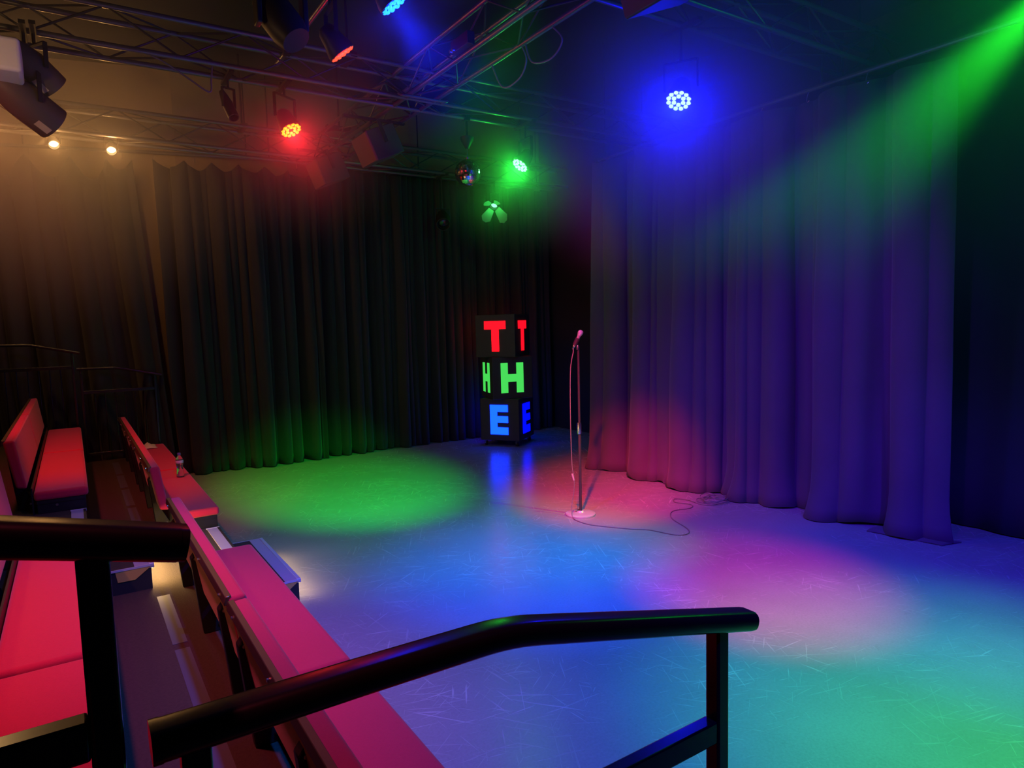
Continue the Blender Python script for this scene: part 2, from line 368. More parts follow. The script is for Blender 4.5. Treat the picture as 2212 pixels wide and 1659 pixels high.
# ------------------------------------------------------------------ guard rails
def sweep(path, sec):                                # path in XZ, section (across Y, normal)
    mb = MB(); n = len(sec); vs = []
    for i, (x, z) in enumerate(path):
        a = path[max(i-1, 0)]; b = path[min(i+1, len(path)-1)]
        d = Vector((b[0]-a[0], b[1]-a[1])).normalized(); nx, nz = -d.y, d.x
        vs += [(x+nx*h, yy, z+nz*h) for yy, h in sec]
    fs = [(i*n+k, i*n+(k+1)%n, (i+1)*n+(k+1)%n, (i+1)*n+k) for i in range(len(path)-1) for k in range(n)]
    m = (len(path)-1)*n
    return mb.add(vs, fs+[tuple(range(n-1,-1,-1)), tuple(range(m, m+n))])
def rounded(w, h, r, n=5):
    pts = []
    for cx, cy, a0 in ((w-r, h-r, 0), (-w+r, h-r, 90), (-w+r, -h+r, 180), (w-r, -h+r, 270)):
        for i in range(n+1):
            t = math.radians(a0+90*i/n); pts.append((cx+r*math.cos(t), cy+r*math.sin(t)))
    return pts
def make_rail():
    t = thing('guard_rail', '', 'railing')
    # local origin: tier level z = 0, x = 0 at the tier's rear riser
    path = [(0.045, 1.130), (0.25, 1.129), (0.40, 1.127)]
    for i in range(1, 7):
        u = i/6; path.append((0.40+0.10*u, 1.127-0.0125*u*u))
    path += [(0.70, 1.1145-0.237*0.20), (0.930, 1.1145-0.237*0.430)]
    ze = 1.1145-0.237*0.430
    obj('handrail', sweep(path, rounded(0.024, 0.0165, 0.0135)), M['rail'], t, ang=50)
    obj('end_cap', sweep([(0.037, 1.130), (0.046, 1.130)], rounded(0.0245, 0.017, 0.0135)), M['rail'], t, ang=50)
    obj('end_cap', sweep([(0.929, ze+0.0002), (0.937, ze-0.0017)], rounded(0.0235, 0.016, 0.0135)), M['rail'], t, ang=50)
    pst = obj('post', MB().box(0.062, 0.090, -0.014, 0.014, -0.015, 1.117), M['rail'], t, 0.004, 2)
    obj('bolt', MB().bar((0.076, -0.014, 1.085), (0.076, -0.019, 1.085), 0.006, 8), M['steel'], pst)
    obj('post', MB().box(0.846, 0.873, -0.014, 0.014, -0.015, 1.022), M['rail'], t, 0.004, 2)
    obj('midrail', MB().box(0.090, 0.846, -0.0125, 0.0125, 0.826, 0.864), M['rail'], t, 0.003, 2)
    obj('bottom_rail', MB().box(0.090, 0.846, -0.012, 0.012, 0.075, 0.105), M['rail'], t, 0.003, 2)
    bm_ = MB().bar((0, 0, 0.10), (0, 0, 0.825), 0.006, 8).mesh('baluster', M['rail'])
    for i in range(6): obj('baluster', bm_, None, t, loc=(0.098+0.74*(i+1)/7, 0, 0))
    return t
rail0 = make_rail()
for i, (x, y, z, lb) in enumerate([
        (0.0, 0.715, 0.305, 'near black handrail bending down across the bottom of the view'),
        (-0.857, 0.715, 0.615, 'black guard rail at the left edge, its end nearest the viewer over the seats'),
        (0.0, 9.56, 0.305, 'thin dark guard rail with balusters beyond the front row benches'),
        (-0.857, 9.56, 0.615, 'thin dark guard rail at far left, the higher of the two against the curtain')]):
    o = rail0 if i == 0 else dup_tree(rail0)
    o.location = (x, y, z); o['label'] = lb; o['group'] = 'guard rails at the ends of the tiers'
# ------------------------------------------------------------------ curtains
def lerp_path(pts, s):
    L = [0]
    for a, b in zip(pts, pts[1:]): L.append(L[-1]+math.dist(a, b))
    d = s*L[-1]
    for i in range(len(pts)-1):
        if d <= L[i+1] or i == len(pts)-2:
            t = (d-L[i])/max(1e-6, L[i+1]-L[i]); return [pts[i][k]+(pts[i+1][k]-pts[i][k])*t for k in (0, 1)]
def smooth_path(pts, n):
    # Catmull-Rom
    out = []; P = [pts[0]]+list(pts)+[pts[-1]]
    for i in range(1, len(P)-2):
        for j in range(n):
            t = j/n; a, b, c, d = P[i-1], P[i], P[i+1], P[i+2]
            out.append(tuple(0.5*((2*b[k])+(-a[k]+c[k])*t+(2*a[k]-5*b[k]+4*c[k]-d[k])*t*t+(-a[k]+3*b[k]-3*c[k]+d[k])*t**3) for k in range(len(b))))
    out.append(tuple(pts[-1])); return out
def curtain(name, top, base, ztop, folds, label, seed, nx=260, nz=26, amp=0.05, sag=None, hem=0.012, topfun=None, puddle=0.0, m='drape', side=1):
    rnd = random.Random(seed); mb = MB(); vs = []
    ph = [(rnd.uniform(0, 6.28), f, a) for f, a in folds]
    for i in range(nx+1):
        s = i/nx; bx, by = lerp_path(base, s)
        tx, ty = top(bx, by) if callable(top) else lerp_path(top, s)
        t2 = lerp_path(base, min(1, s+0.004)); t1 = lerp_path(base, max(0, s-0.004))
        tl = math.dist(t2, t1) or 1; nxv, nyv = (t2[1]-t1[1])/tl, -(t2[0]-t1[0])/tl
        zt = ztop-(topfun(s) if topfun else 0.0)
        for j in range(nz+1):
            q = j/nz; z = zt+(hem-zt)*q
            w = 0.55+0.45*min(1, q*1.6)
            o = side*sum(a*(2*abs(math.sin(0.5*(p+f*s*6.283+0.35*math.sin(q*2.2+p)*(0.5+0.5*q))))**0.75-1.15) for p, f, a in ph)*amp*w
            o += amp*0.5*(noise.noise(Vector((s*14+seed, q*2.2, seed*0.7))))*w
            x = tx+(bx-tx)*q; y = ty+(by-ty)*q
            if puddle and q > 0.9:
                e = (q-0.9)/0.1; o += puddle*e*e*(0.35+0.65*noise.noise(Vector((s*17, 1.7, seed))))
                z += 0.05*e*max(0.0, noise.noise(Vector((s*26, 3.3, seed))))
            vs.append((x+nxv*o, y+nyv*o, max(0.006, z)))
    fs = [(i*(nz+1)+j, (i+1)*(nz+1)+j, (i+1)*(nz+1)+j+1, i*(nz+1)+j+1) for i in range(nx) for j in range(nz)]
    mb.add(vs, fs)
    o = obj(name, mb, M[m], ang=180)
    d = o.modifiers.new('cloth', 'SOLIDIFY'); d.thickness = 0.006; d.offset = 0
    return tag(o, label, 'curtain')
# right-hand stage curtain
RB = smooth_path([(5.43, 6.50), (5.47, 6.25), (5.55, 6.02), (5.66, 5.86), (5.45, 5.74), (5.41, 5.50), (5.52, 5.28), (5.44, 5.10), (5.43, 4.86),
      (5.56, 4.66), (5.74, 4.56), (5.60, 4.45), (5.50, 4.30), (5.60, 4.12), (5.66, 3.98), (5.84, 3.86), (5.72, 3.72), (5.60, 3.50), (5.62, 3.25),
      (5.70, 3.05), (5.66, 2.86), (5.72, 2.68), (5.84, 2.55)], 6)
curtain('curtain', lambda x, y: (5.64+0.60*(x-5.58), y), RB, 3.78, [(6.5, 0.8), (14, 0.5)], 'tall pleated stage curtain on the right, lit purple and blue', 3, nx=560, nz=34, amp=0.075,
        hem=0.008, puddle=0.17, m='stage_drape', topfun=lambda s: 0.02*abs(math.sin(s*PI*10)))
fold = MB()
vs = []
for i in range(25):
    t = i/24
    for j in range(7):
        u = j/6
        vs.append((5.52+0.20*u+0.10*t, 3.02-0.55*t-0.05*u, 0.008+0.028*math.sin(u*PI)*(1-0.5*t)+0.006*math.sin(9*t+4*u)))
fold.add(vs, [(i*7+j, (i+1)*7+j, (i+1)*7+j+1, i*7+j+1) for i in range(24) for j in range(6)])
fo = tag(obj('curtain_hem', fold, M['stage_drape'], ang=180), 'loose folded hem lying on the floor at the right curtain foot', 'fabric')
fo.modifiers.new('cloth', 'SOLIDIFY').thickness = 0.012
# black masking drape at the far right
curtain('curtain', [(6.55, 3.9), (6.42, -2.5)], [(6.36, 3.9), (6.28, 2.2), (6.28, -2.5)], 4.6, [(11, 0.6), (23, 0.3)],
        'black masking drape in shadow at the right edge of the view', 5, nx=160, nz=12, amp=0.03)
# back curtains, right to left
curtain('curtain', [(7.0, 9.50), (4.85, 9.47)], [(7.0, 9.50), (4.85, 9.46)], 4.08, [(7, 0.8), (13, 0.5), (3, 0.4)],
        'back curtain panel in the corner behind the stacked letter boxes', 11, nx=300, amp=0.09, side=-1)
curtain('curtain', [(4.90, 9.46), (2.90, 9.44)], [(4.90, 9.47), (2.88, 9.44)], 4.08, [(6, 0.8), (11, 0.5), (2.5, 0.5)],
        'dark back curtain panel to the left of the letter boxes', 12, nx=300, amp=0.10, side=-1)
def sag_mid(s):
    x = (s*6) % 1; return 0.05+0.10*math.sin(x*PI)
curtain('curtain', [(2.95, 9.42), (2.1, 9.42), (1.05, 9.60)], [(2.95, 9.40), (2.1, 9.36), (1.30, 9.48), (1.15, 9.62)], 4.05, [(5, 0.8), (9, 0.6), (2, 0.5)],
        'brownish back curtain panel right of the narrow gap of bare wall', 13, nx=300, amp=0.10, side=-1, topfun=sag_mid)
def sag_left(s):
    h = [0.0, 0.075, 0.175, 0.30, 0.46, 0.64, 0.82, 1.0]
    for a, b in zip(h, h[1:]):
        if a <= s <= b: x = (s-a)/(b-a); return 0.12+(0.13 if a < 0.05 else 0.24)*math.sin(x*PI)
    return 0.12
curtain('curtain', [(0.80, 9.68), (0.0, 9.88), (-2.8, 10.58)], [(1.07, 9.66), (0.0, 9.95), (-2.8, 10.64)], 4.10, [(8, 0.8), (15, 0.5), (3, 0.5)],
        'warm lit back curtain panel at the left, its top sagging in scallops', 14, nx=360, amp=0.12, side=-1, topfun=sag_left)
# ------------------------------------------------------------------ curtain tracks
def track(label, pts, z, hooks, name='curtain_track'):
    t = thing(name, label, 'curtain track', (pts[0][0], pts[0][1], z))
    obj('pipe', rebase(t, MB().tube([(x, y, z) for x, y in pts], 0.021, 10)), M['truss'], t)
    for s in hooks:
        x, y = lerp_path(pts, s)
        hp = [(x, y, z-0.02), (x, y+0.012, z-0.05), (x, y+0.02, z-0.085), (x, y+0.008, z-0.105), (x, y-0.008, z-0.095)]
        obj('hook', rebase(t, MB().tube(hp, 0.004, 6)), M['steel'], t)
    for s in (0.02, 0.5, 0.98):
        x, y = lerp_path(pts, s)
        obj('hanger', rebase(t, MB().bar((x, y, z), (x, y, 5.2), 0.010, 8)), M['black'], t)
    return t
track('curtain pipe with hooks above the right purple curtain', [(5.66, 6.55), (5.66, 0.6)], 3.84, [0.03, 0.12, 0.22, 0.31, 0.40, 0.48, 0.57])
track('curtain pipe with hooks along the left back curtain', [(2.2, 9.42), (1.06, 9.66), (0.0, 9.93), (-2.8, 10.63)], 4.10,
      [0.14, 0.23, 0.30, 0.37, 0.43, 0.49, 0.58, 0.70])
track('curtain pipe above the middle of the back curtain', [(6.9, 9.50), (2.3, 9.44)], 4.12, [0.1, 0.3, 0.5, 0.7, 0.9])
# ------------------------------------------------------------------ trusses
def truss(label, axis, a0, a1, b0, z0, size=0.29, step=0.5, hang=True):
    mid = (a0+a1)/2
    P = lambda a, b, z: (a, b, z) if axis == 'x' else (b, a, z)
    t = thing('truss', label, 'truss', P(mid, b0+size/2, z0))
    for (b, z) in ((b0, z0), (b0+size, z0), (b0, z0+size), (b0+size, z0+size)):
        obj('chord', rebase(t, MB().bar(P(a0, b, z), P(a1, b, z), 0.0215, 12)), M['truss'], t)
    n = int((a1-a0)/step)
    meshes = {}
    faces = [((b0, z0), (b0, z0+size)), ((b0+size, z0+size), (b0+size, z0)), ((b0, z0), (b0+size, z0)), ((b0+size, z0+size), (b0, z0+size))]
    c = Vector(P(mid, b0+size/2, z0))
    for i in range(n):
        a = a0+0.1+i*step
        for fi, (p, q) in enumerate(faces):
            if i % 2: p, q = q, p
            key = (fi, i % 2)
            if key not in meshes:
                meshes[key] = MB().bar(Vector(P(0, *p))-Vector(P(0, b0+size/2, z0)), Vector(P(step, *q))-Vector(P(0, b0+size/2, z0)), 0.0085, 6).mesh('brace', M['brace'])
            o = obj('brace', meshes[key], None, t); o.location = Vector(P(a-mid, 0, 0))
    if hang:
        for a in (a0+0.8, mid, a1-0.8):
            obj('hanger', rebase(t, MB().bar(P(a, b0+size/2, z0+size), P(a, b0+size/2, 5.2), 0.012, 8)), M['black'], t)
            obj('hanger_clamp', rebase(t, MB().hbox(P(a, b0+size/2, z0+size+0.01), P(0.03, 0, 0), P(0, size/2+0.02, 0), (0, 0, 0.025))), M['black'], t)
    return t
truss('long truss crossing the room in front of the disco ball', 'x', -2.2, 6.9, 6.10, 4.03)
truss('far truss running above the back curtain', 'x', -3.0, 6.9, 8.75, 4.02)
truss('nearest cross truss at the top right of the view', 'x', -1.5, 6.9, 3.35, 4.02)
truss('diagonal looking truss running away from the viewer at top centre', 'y', -1.0, 9.2, 2.86, 4.035)
bar = thing('lighting_bar', 'thin lighting pipe carrying the blue and red lamps at top centre', 'pipe', (1.79, 4.7, 4.30))
obj('pipe', MB().bar((0, -1.6, 0), (0, 1.9, 0), 0.022, 12), M['truss'], bar)
for y in (-1.2, 1.55): obj('clamp', MB().box(-0.03, 0.03, y-0.03, y+0.03, -0.03, 0.05), M['black'], bar)
# truss bolts and the bent tube at the crossing
tb = tag(obj('bent_tube', MB().tube(smooth_path([(2.74, 6.00, 4.02), (2.74, 5.93, 3.985), (2.80, 5.92, 3.985), (3.0, 5.92, 3.985), (3.16, 5.92, 3.985), (3.22, 5.94, 4.0), (3.22, 6.06, 4.02)], 5), 0.013, 8), M['truss']),
     'short bent grey tube under the crossing of the trusses', 'tube')
# ------------------------------------------------------------------ lamps
def basis(d):
    d = Vector(d).normalized(); q = d.to_track_quat('Z', 'Y').to_matrix(); return q      # local +z looks along d
def led_par(loc, aim, lens_mat, label, zhang, power, color, angle, blend=0.9, halo=0.0, radius=0.098, name='stage_light'):
    t = thing(name, label, 'stage light', loc, None)
    d = (Vector(aim)-Vector(loc)).normalized(); Q = basis(d).to_4x4()
    obj('housing', MB().lathe([(0.0, -0.20), (0.045, -0.20), (0.066, -0.17), (0.08, -0.09), (radius, -0.03), (radius, 0.0), (radius-0.012, 0.004), (radius-0.012, -0.004), (0.0, -0.004)], 28, Q), M['lampbody'], t)
    lm = MB().lathe([(0.0168, 0.0), (0.0164, 0.006), (0.012, 0.011), (0.006, 0.0135), (0.0, 0.014)], 12).mesh('lens', lens_mat)
    for (n, r, off) in ((12, radius*0.78, 0.0), (6, radius*0.40, 0.26)):
        for i in range(n):
            a = 2*PI*i/n+off; o = obj('lens', lm, None, t)
            o.matrix_local = Q @ Matrix.Translation((r*math.cos(a), r*math.sin(a), -0.002))
    # yoke
    side = Vector((0, 0, 1)).cross(d)
    side = side.normalized() if side.length > 0.05 else Vector((1, 0, 0))
    c = -0.12*d; w = 0.125
    yk = MB()
    up = Vector((0, 0, 0.20))
    yk.hbox(c+side*w+up*0.5, side*0.004, up*0.5, side.cross(Vector((0, 0, 1)))*0.014)
    yk.hbox(c-side*w+up*0.5, side*0.004, up*0.5, side.cross(Vector((0, 0, 1)))*0.014)
    yk.hbox(c+up, side*(w+0.004), Vector((0, 0, 0.004)), side.cross(Vector((0, 0, 1)))*0.014)
    obj('yoke', yk, M['black'], t)
    top = c+up
    obj('hanger', MB().bar(top, (top.x, top.y, zhang-loc[2]), 0.012, 8), M['black'], t)
    obj('clamp', MB().box(top.x-0.022, top.x+0.022, top.y-0.19, top.y+0.19, zhang-loc[2]-0.030, zhang-loc[2]-0.004).box(top.x-0.018, top.x+0.018, 6.39-loc[1]-0.03 if loc[1] > 5 else top.y+0.0, 6.39-loc[1]+0.03 if loc[1] > 5 else top.y+0.04, zhang-loc[2]-0.028, zhang-loc[2]+0.035), M['black'], t)
    f = Vector(loc)+d*0.035
    if power: spot(name+'_beam', f, Vector(loc)+d, power, color, angle, blend, 0.09, t)
    if halo: point(name+'_spill', f+d*0.03, halo, color, 0.05, t)
    return t
led_par((3.92, 3.62, 3.46), (1.95, 2.6, 0), M['led_b'], 'blue stage light facing the viewer in a wide blue glow', 4.02, 20, (0.0, 0.002, 1.0), 60, 1.0, 52)
led_par((4.27, 6.25, 3.57), (1.4, 6.36, 0), M['led_g'], 'green stage light with bright lenses to the right of the disco ball', 4.03, 70, GREEN, 50, 1.0, 16)
led_par((1.79, 6.25, 3.62), (2.84, 4.56, 0), M['led_r'], 'red stage light with glowing yellow lenses under the long truss', 4.03, 30, RED, 40, 1.0, 12)
led_par((1.76, 4.78, 3.78), (4.6, 4.6, 0), M['led_rt'], 'red stage light seen edge on, hanging in front of the long truss', 4.30, 300, RED, 34, 1.0, 4)
led_par((1.83, 4.02, 3.83), (4.5, 3.3, 0), M['led_bt'], 'blue stage light seen edge on at the top centre of the view', 4.30, 340, (0.004, 0.012, 1.0), 80, 1.0, 16)

def par_can(loc, aim, label, zhang, name='par_can', r=0.10, length=0.28, doors=0, lens_mat=None, stickers=(), cat='stage light', door_pts=None):
    t = thing(name, label, cat, loc)
    d = (Vector(aim)-Vector(loc)).normalized(); Q = basis(d).to_4x4()
    obj('housing', MB().lathe([(0.0, -length), (r*0.55, -length), (r*0.8, -length*0.8), (r, -length*0.55), (r, 0.0), (r-0.008, 0.0), (r-0.008, -0.06), (0.0, -0.06)], 24, Q), M['parbody_hazed'] if stickers else M['lampbody'], t)
    obj('lens', MB().lathe([(r*0.82, -0.055), (r*0.6, -0.04), (r*0.3, -0.032), (0.0, -0.03)], 20, Q), lens_mat or M['lens'], t)
    for (a, ln, wd) in (door_pts or ()):
        u = Vector((math.cos(a), math.sin(a), 0)); w = Vector((-math.sin(a), math.cos(a), 0))
        p = [u*r-w*wd*0.45, u*r+w*wd*0.45, u*(r+ln*0.75)+w*wd*0.8+Vector((0, 0, ln*0.55)), u*(r+ln)+w*wd*0.3+Vector((0, 0, ln*0.72)), u*(r+ln)-w*wd*0.3+Vector((0, 0, ln*0.72)), u*(r+ln*0.75)-w*wd*0.8+Vector((0, 0, ln*0.55))]
        nn = Vector((0, 0, 0.004))
        obj('barn_door', MB().add([Q@x for x in p]+[Q@(x+nn) for x in p], [(0, 1, 2, 3, 4, 5), (11, 10, 9, 8, 7, 6)]+[(i, i+6, (i+1) % 6+6, (i+1) % 6) for i in range(6)]), M['door'], t, smooth=False)
    for (a, z0, z1, wd) in stickers:
        mbx = MB(); vs = []
        for zz in (z0, z1):
            for k in (-1, 0, 1):
                aa = a+k*wd; vs.append(Q@Vector(((r+0.002)*math.cos(aa), (r+0.002)*math.sin(aa), zz)))
        obj('warning_label', mbx.add(vs, [(0, 1, 4, 3), (1, 2, 5, 4)]), M['sticker'], t)
    side = Vector((0, 0, 1)).cross(d); side = side.normalized() if side.length > 0.05 else Vector((1, 0, 0))
    f = side.cross(Vector((0, 0, 1))); c = -length*0.4*d; up = Vector((0, 0, max(0.16, r*1.6)))
    yk = MB()
    for sg in (-1, 1): yk.hbox(c+side*sg*(r+0.01)+up*0.5, side*0.004, up*0.5, f*0.015)
    yk.hbox(c+up, side*(r+0.014), Vector((0, 0, 0.004)), f*0.015)
    obj('yoke', yk, M['black'], t)
    top = c+up
    if zhang-loc[2]-top.z > 0.02:
        obj('hanger', MB().bar(top, (top.x, top.y, zhang-loc[2]), 0.011, 8), M['black'], t)
        obj('clamp', MB().box(top.x-0.02, top.x+0.02, top.y-0.19, top.y+0.19, zhang-loc[2]-0.030, zhang-loc[2]-0.004), M['black'], t)
    return t
# lamp with green lit barn doors near the back corner, unlit tube beside it
g = par_can((5.46, 8.72, 3.60), (4.3, 7.6, 2.2), 'small lamp with two green lit barn doors high at the back corner', 4.02, 'barn_door_lamp', 0.06, 0.20, 0, M['lamp_gn'], door_pts=((-2.35, 0.17, 0.10), (-0.80, 0.19, 0.12), (0.9, 0.10, 0.07), (2.3, 0.10, 0.07)))
point('barn_lamp_glow', (5.46-0.06, 8.72-0.06, 3.60-0.07), 2.2, (0.05, 1.0, 0.12), 0.02, g)
par_can((4.64, 8.80, 3.30), (4.1, 7.6, 2.3), 'unlit dark lamp with an open round snoot left of the green barn doors', 4.02, 'spotlight', 0.10, 0.34)
par_can((1.31, 6.25, 3.66), (1.55, 5.6, 2.6), 'dark slim lamp left of the red stage light', 4.03, 'spotlight', 0.045, 0.30)
# warm lamps over the left back curtain
for i, (x, lb) in enumerate(((0.002, 'bright warm lamp at the left, third from the right end of its group'), (0.535, 'bright warm lamp nearest the bare wall gap, right of its twin'), (-0.60, 'bright warm lamp cut by the left edge of the frame'))):
    lb = ('small bright warm lamp left of its twin over the scalloped curtain', 'small bright warm lamp right of its twin, nearest the wall gap', 'small warm lamp just at the left edge of the frame')[i]
    t = par_can((x, 8.85, 3.875), (0.25+x*0.5, 6.0, 1.6), lb, 4.02, 'flood_light', 0.055, 0.16, 0, M['lamp_w'])
    obj('bulb', MB().lathe([(0.0, -0.028), (0.018, -0.02), (0.026, 0.0), (0.018, 0.02), (0.0, 0.028)], 12), M['lamp_w'], t, loc=(0.0, -0.05, 0.0))
    point('flood_glow', (x, 8.76, 3.875), 18, (1.0, 0.46, 0.13), 0.035, t)
# big fixtures at the top left
par_can((0.03, 6.12, 3.66), (0.55, 6.45, 3.20), 'upper of the two big lamps with warning labels at the left edge', 4.03, 'par_can', 0.11, 0.36, 0, None,
        ((-1.2, -0.19, -0.08, 0.28), (-0.4, -0.05, -0.005, 0.3), (-2.0, -0.13, -0.03, 0.22)))
par_can((0.01, 6.16, 3.41), (0.58, 6.50, 3.03), 'lower of the two big lamps with warning labels at the left edge', 4.03, 'par_can', 0.13, 0.46, 0, None,
        ((-1.1, -0.22, -0.08, 0.25), (-1.2, -0.40, -0.27, 0.22), (-2.1, -0.12, -0.02, 0.2), (-0.3, -0.05, -0.005, 0.25)))
pj = thing('projector', 'white boxy projector at the left edge, lit blue from below', 'projector', (-0.29, 5.78, 3.70))
obj('case', MB().box(-0.20, 0.15, -0.15, 0.17, -0.11, 0.11), M['white'], pj, 0.025, 4)
obj('lens', MB().bar((-0.05, -0.15, 0.0), (-0.05, -0.19, 0.0), 0.045, 16), M['lens'], pj)
obj('mount', MB().bar((0, 0, 0.11), (0, 0, 0.33), 0.02, 10).box(-0.06, 0.06, -0.06, 0.06, 0.10, 0.125), M['black'], pj)
mv = thing('moving_head', 'dark unlit moving head lamp left of the edge on red lamp', 'stage light', (1.30, 4.62, 3.84))
obj('head', MB().lathe([(0.0, -0.20), (0.09, -0.20), (0.12, -0.10), (0.12, 0.08), (0.095, 0.17), (0.0, 0.17)], 20, Matrix.Rotation(math.radians(150), 4, 'X') @ Matrix.Rotation(0.4, 4, 'Y')), M['lampbody'], mv)
obj('base', MB().box(-0.13, 0.13, -0.10, 0.10, 0.26, 0.36), M['lampbody'], mv, 0.015, 2)
obj('arm', MB().box(-0.165, -0.13, -0.05, 0.05, -0.05, 0.30), M['lampbody'], mv, 0.008, 2)
obj('arm', MB().box(0.13, 0.165, -0.05, 0.05, -0.05, 0.30), M['lampbody'], mv, 0.008, 2)
obj('mount', MB().bar((0, 0, 0.36), (0, 0, 1.36), 0.015, 8), M['black'], mv)
# ------------------------------------------------------------------ loudspeakers
def speaker(loc, yaw, pitch, roll, size, label, zhang):
    t = thing('loudspeaker', label, 'loudspeaker', loc)
    R = Matrix.Rotation(math.radians(yaw), 4, 'Z') @ Matrix.Rotation(math.radians(pitch), 4, 'Y') @ Matrix.Rotation(math.radians(roll), 4, 'X')
    w, h, d = size                                    # faces local -x
    poly = [(-d/2, -w/2), (-d/2, w/2), (d/2, w*0.34), (d/2, -w*0.34)]
    obj('cabinet', MB().prism(poly, lambda u, v, k: R @ Vector((u, v, -h/2+h*k))), M['spkbox'], t, 0.01, 2)
    obj('grille', MB().add([R@Vector(p) for p in [(-d/2-0.012, -w/2+0.012, -h/2+0.012), (-d/2-0.012, w/2-0.012, -h/2+0.012), (-d/2-0.012, w/2-0.012, h/2-0.012), (-d/2-0.012, -w/2+0.012, h/2-0.012),
        (-d/2+0.004, -w/2+0.006, -h/2+0.006), (-d/2+0.004, w/2-0.006, -h/2+0.006), (-d/2+0.004, w/2-0.006, h/2-0.006), (-d/2+0.004, -w/2+0.006, h/2-0.006)]],
        [(0, 1, 2, 3), (0, 4, 5, 1), (1, 5, 6, 2), (2, 6, 7, 3), (3, 7, 4, 0)]), M['spkcloth'], t, smooth=False)
    brm = MB()
    for sg in (-1, 1): brm.hbox(R@Vector((0, sg*(w*0.43+0.018), h*0.32)), R@Vector((0.018, 0, 0)), R@Vector((0, 0.003, 0)), R@Vector((0, 0, h*0.36)))
    brm.hbox(R@Vector((0, 0, h*0.68)), R@Vector((0.018, 0, 0)), R@Vector((0, w*0.43+0.02, 0)), R@Vector((0, 0, 0.004)))
    obj('bracket', brm, M['black'], t)
    p = R@Vector((0, 0, h*0.68))
    if zhang-loc[2] > p.z+0.02: obj('clamp', MB().box(p.x-0.30, p.x+0.38, p.y-0.02, p.y+0.02, zhang-loc[2]-0.030, zhang-loc[2]-0.004), M['black'], t)
    if zhang-loc[2] > p.z+0.02: obj('hanger', MB().bar(p, (p.x, p.y, zhang-loc[2]), 0.012, 8), M['black'], t)
    return t
speaker((2.88, 6.85, 3.76), 0, -24, 0, (0.42, 0.31, 0.36), 'loudspeaker with red lit grille hanging under the truss crossing', 4.03)
speaker((2.84, 8.38, 3.80), 0, -22, 0, (0.40, 0.32, 0.36), 'dim loudspeaker farther back, below and left of the red lit one', 4.03)
speaker((3.00, 2.82, 3.86), 0, -20, 0, (0.50, 0.40, 0.40), 'big loudspeaker cut by the top edge, blue lit underneath', 4.03)
jb = thing('junction_box', 'small box clamped on the truss, lit purple and blue', 'junction box', (2.835, 4.92, 4.10))
obj('case', MB().box(-0.05, 0.02, -0.15, 0.13, -0.045, 0.055), M['spkbox'], jb, 0.006, 2)
obj('connector', MB().bar((-0.05, 0.06, -0.03), (-0.075, 0.06, -0.035), 0.014, 10).bar((-0.05, 0.10, -0.03), (-0.075, 0.10, -0.035), 0.014, 10), M['steel'], jb)
# ------------------------------------------------------------------ mirror ball
db = thing('disco_ball', 'mirrored disco ball hanging below the long truss', 'disco ball', (3.687, 6.39, 3.46))
R0 = 0.142; core = MB(); nb = 22
tiles = MB()
for i in range(nb):
    p0, p1 = -PI/2+PI*i/nb+0.006, -PI/2+PI*(i+1)/nb-0.006; pm = (p0+p1)/2
    n = max(4, int(2*nb*math.cos(pm)))
    for j in range(n):
        a0, a1 = 2*PI*j/n+0.01, 2*PI*(j+1)/n-0.01
        rr = lambda p: R0*math.cos(p)
        q = [(rr(p)*math.cos(a), rr(p)*math.sin(a), R0*math.sin(p)) for p, a in ((p0, a0), (p0, a1), (p1, a1), (p1, a0))]
        tiles.add(q, [(0, 1, 2, 3)])
core.lathe([(R0*0.985*math.cos(-PI/2+PI*i/18), R0*0.985*math.sin(-PI/2+PI*i/18)) for i in range(19)], 36)
obj('core', core, M['mirror'], db)
tl = obj('mirror_tiles', tiles, M['mirror'], db, smooth=False); tl['kind'] = 'stuff'
obj('cap', MB().bar((0, 0, R0-0.005), (0, 0, R0+0.018), 0.022, 14), M['steel'], db)
obj('chain', MB().bar((0, 0, R0+0.015), (0, 0, 0.255), 0.004, 6), M['steel'], db)
obj('motor', MB().lathe([(0.0, 0.25), (0.02, 0.25), (0.03, 0.27), (0.07, 0.34), (0.075, 0.37), (0.0, 0.37)], 18), M['lampbody'], db)
obj('hanger', MB().bar((0, 0, 0.37), (0, 0, 0.57), 0.012, 8).box(-0.03, 0.03, -0.03, 0.03, 0.54, 0.60), M['black'], db)
# ------------------------------------------------------------------ cables looped on the truss
for i, (pts, lb) in enumerate((
        ([(3.15, 4.55, 4.03), (3.16, 4.50, 3.90), (3.17, 4.62, 3.80), (3.16, 4.85, 3.80), (3.15, 5.0, 4.03)], 'thin cable loop drooping under the truss, the farther one'),
        ([(3.15, 4.15, 4.03), (3.17, 4.05, 3.90), (3.18, 4.2, 3.82), (3.16, 4.42, 3.86), (3.15, 4.5, 4.03)], 'thin cable loop drooping under the truss, the nearer one'),
        ([(0.55, 6.12, 4.05), (0.75, 6.11, 3.99), (0.95, 6.11, 3.88), (1.10, 6.11, 3.80), (1.12, 6.11, 3.90), (1.14, 6.12, 4.05)], 'slack cable hanging from the long truss left of the red lamp'))):
    tag(obj('cable', MB().tube(smooth_path(pts, 8), 0.007, 6), M['cablem']), lb, 'cable')
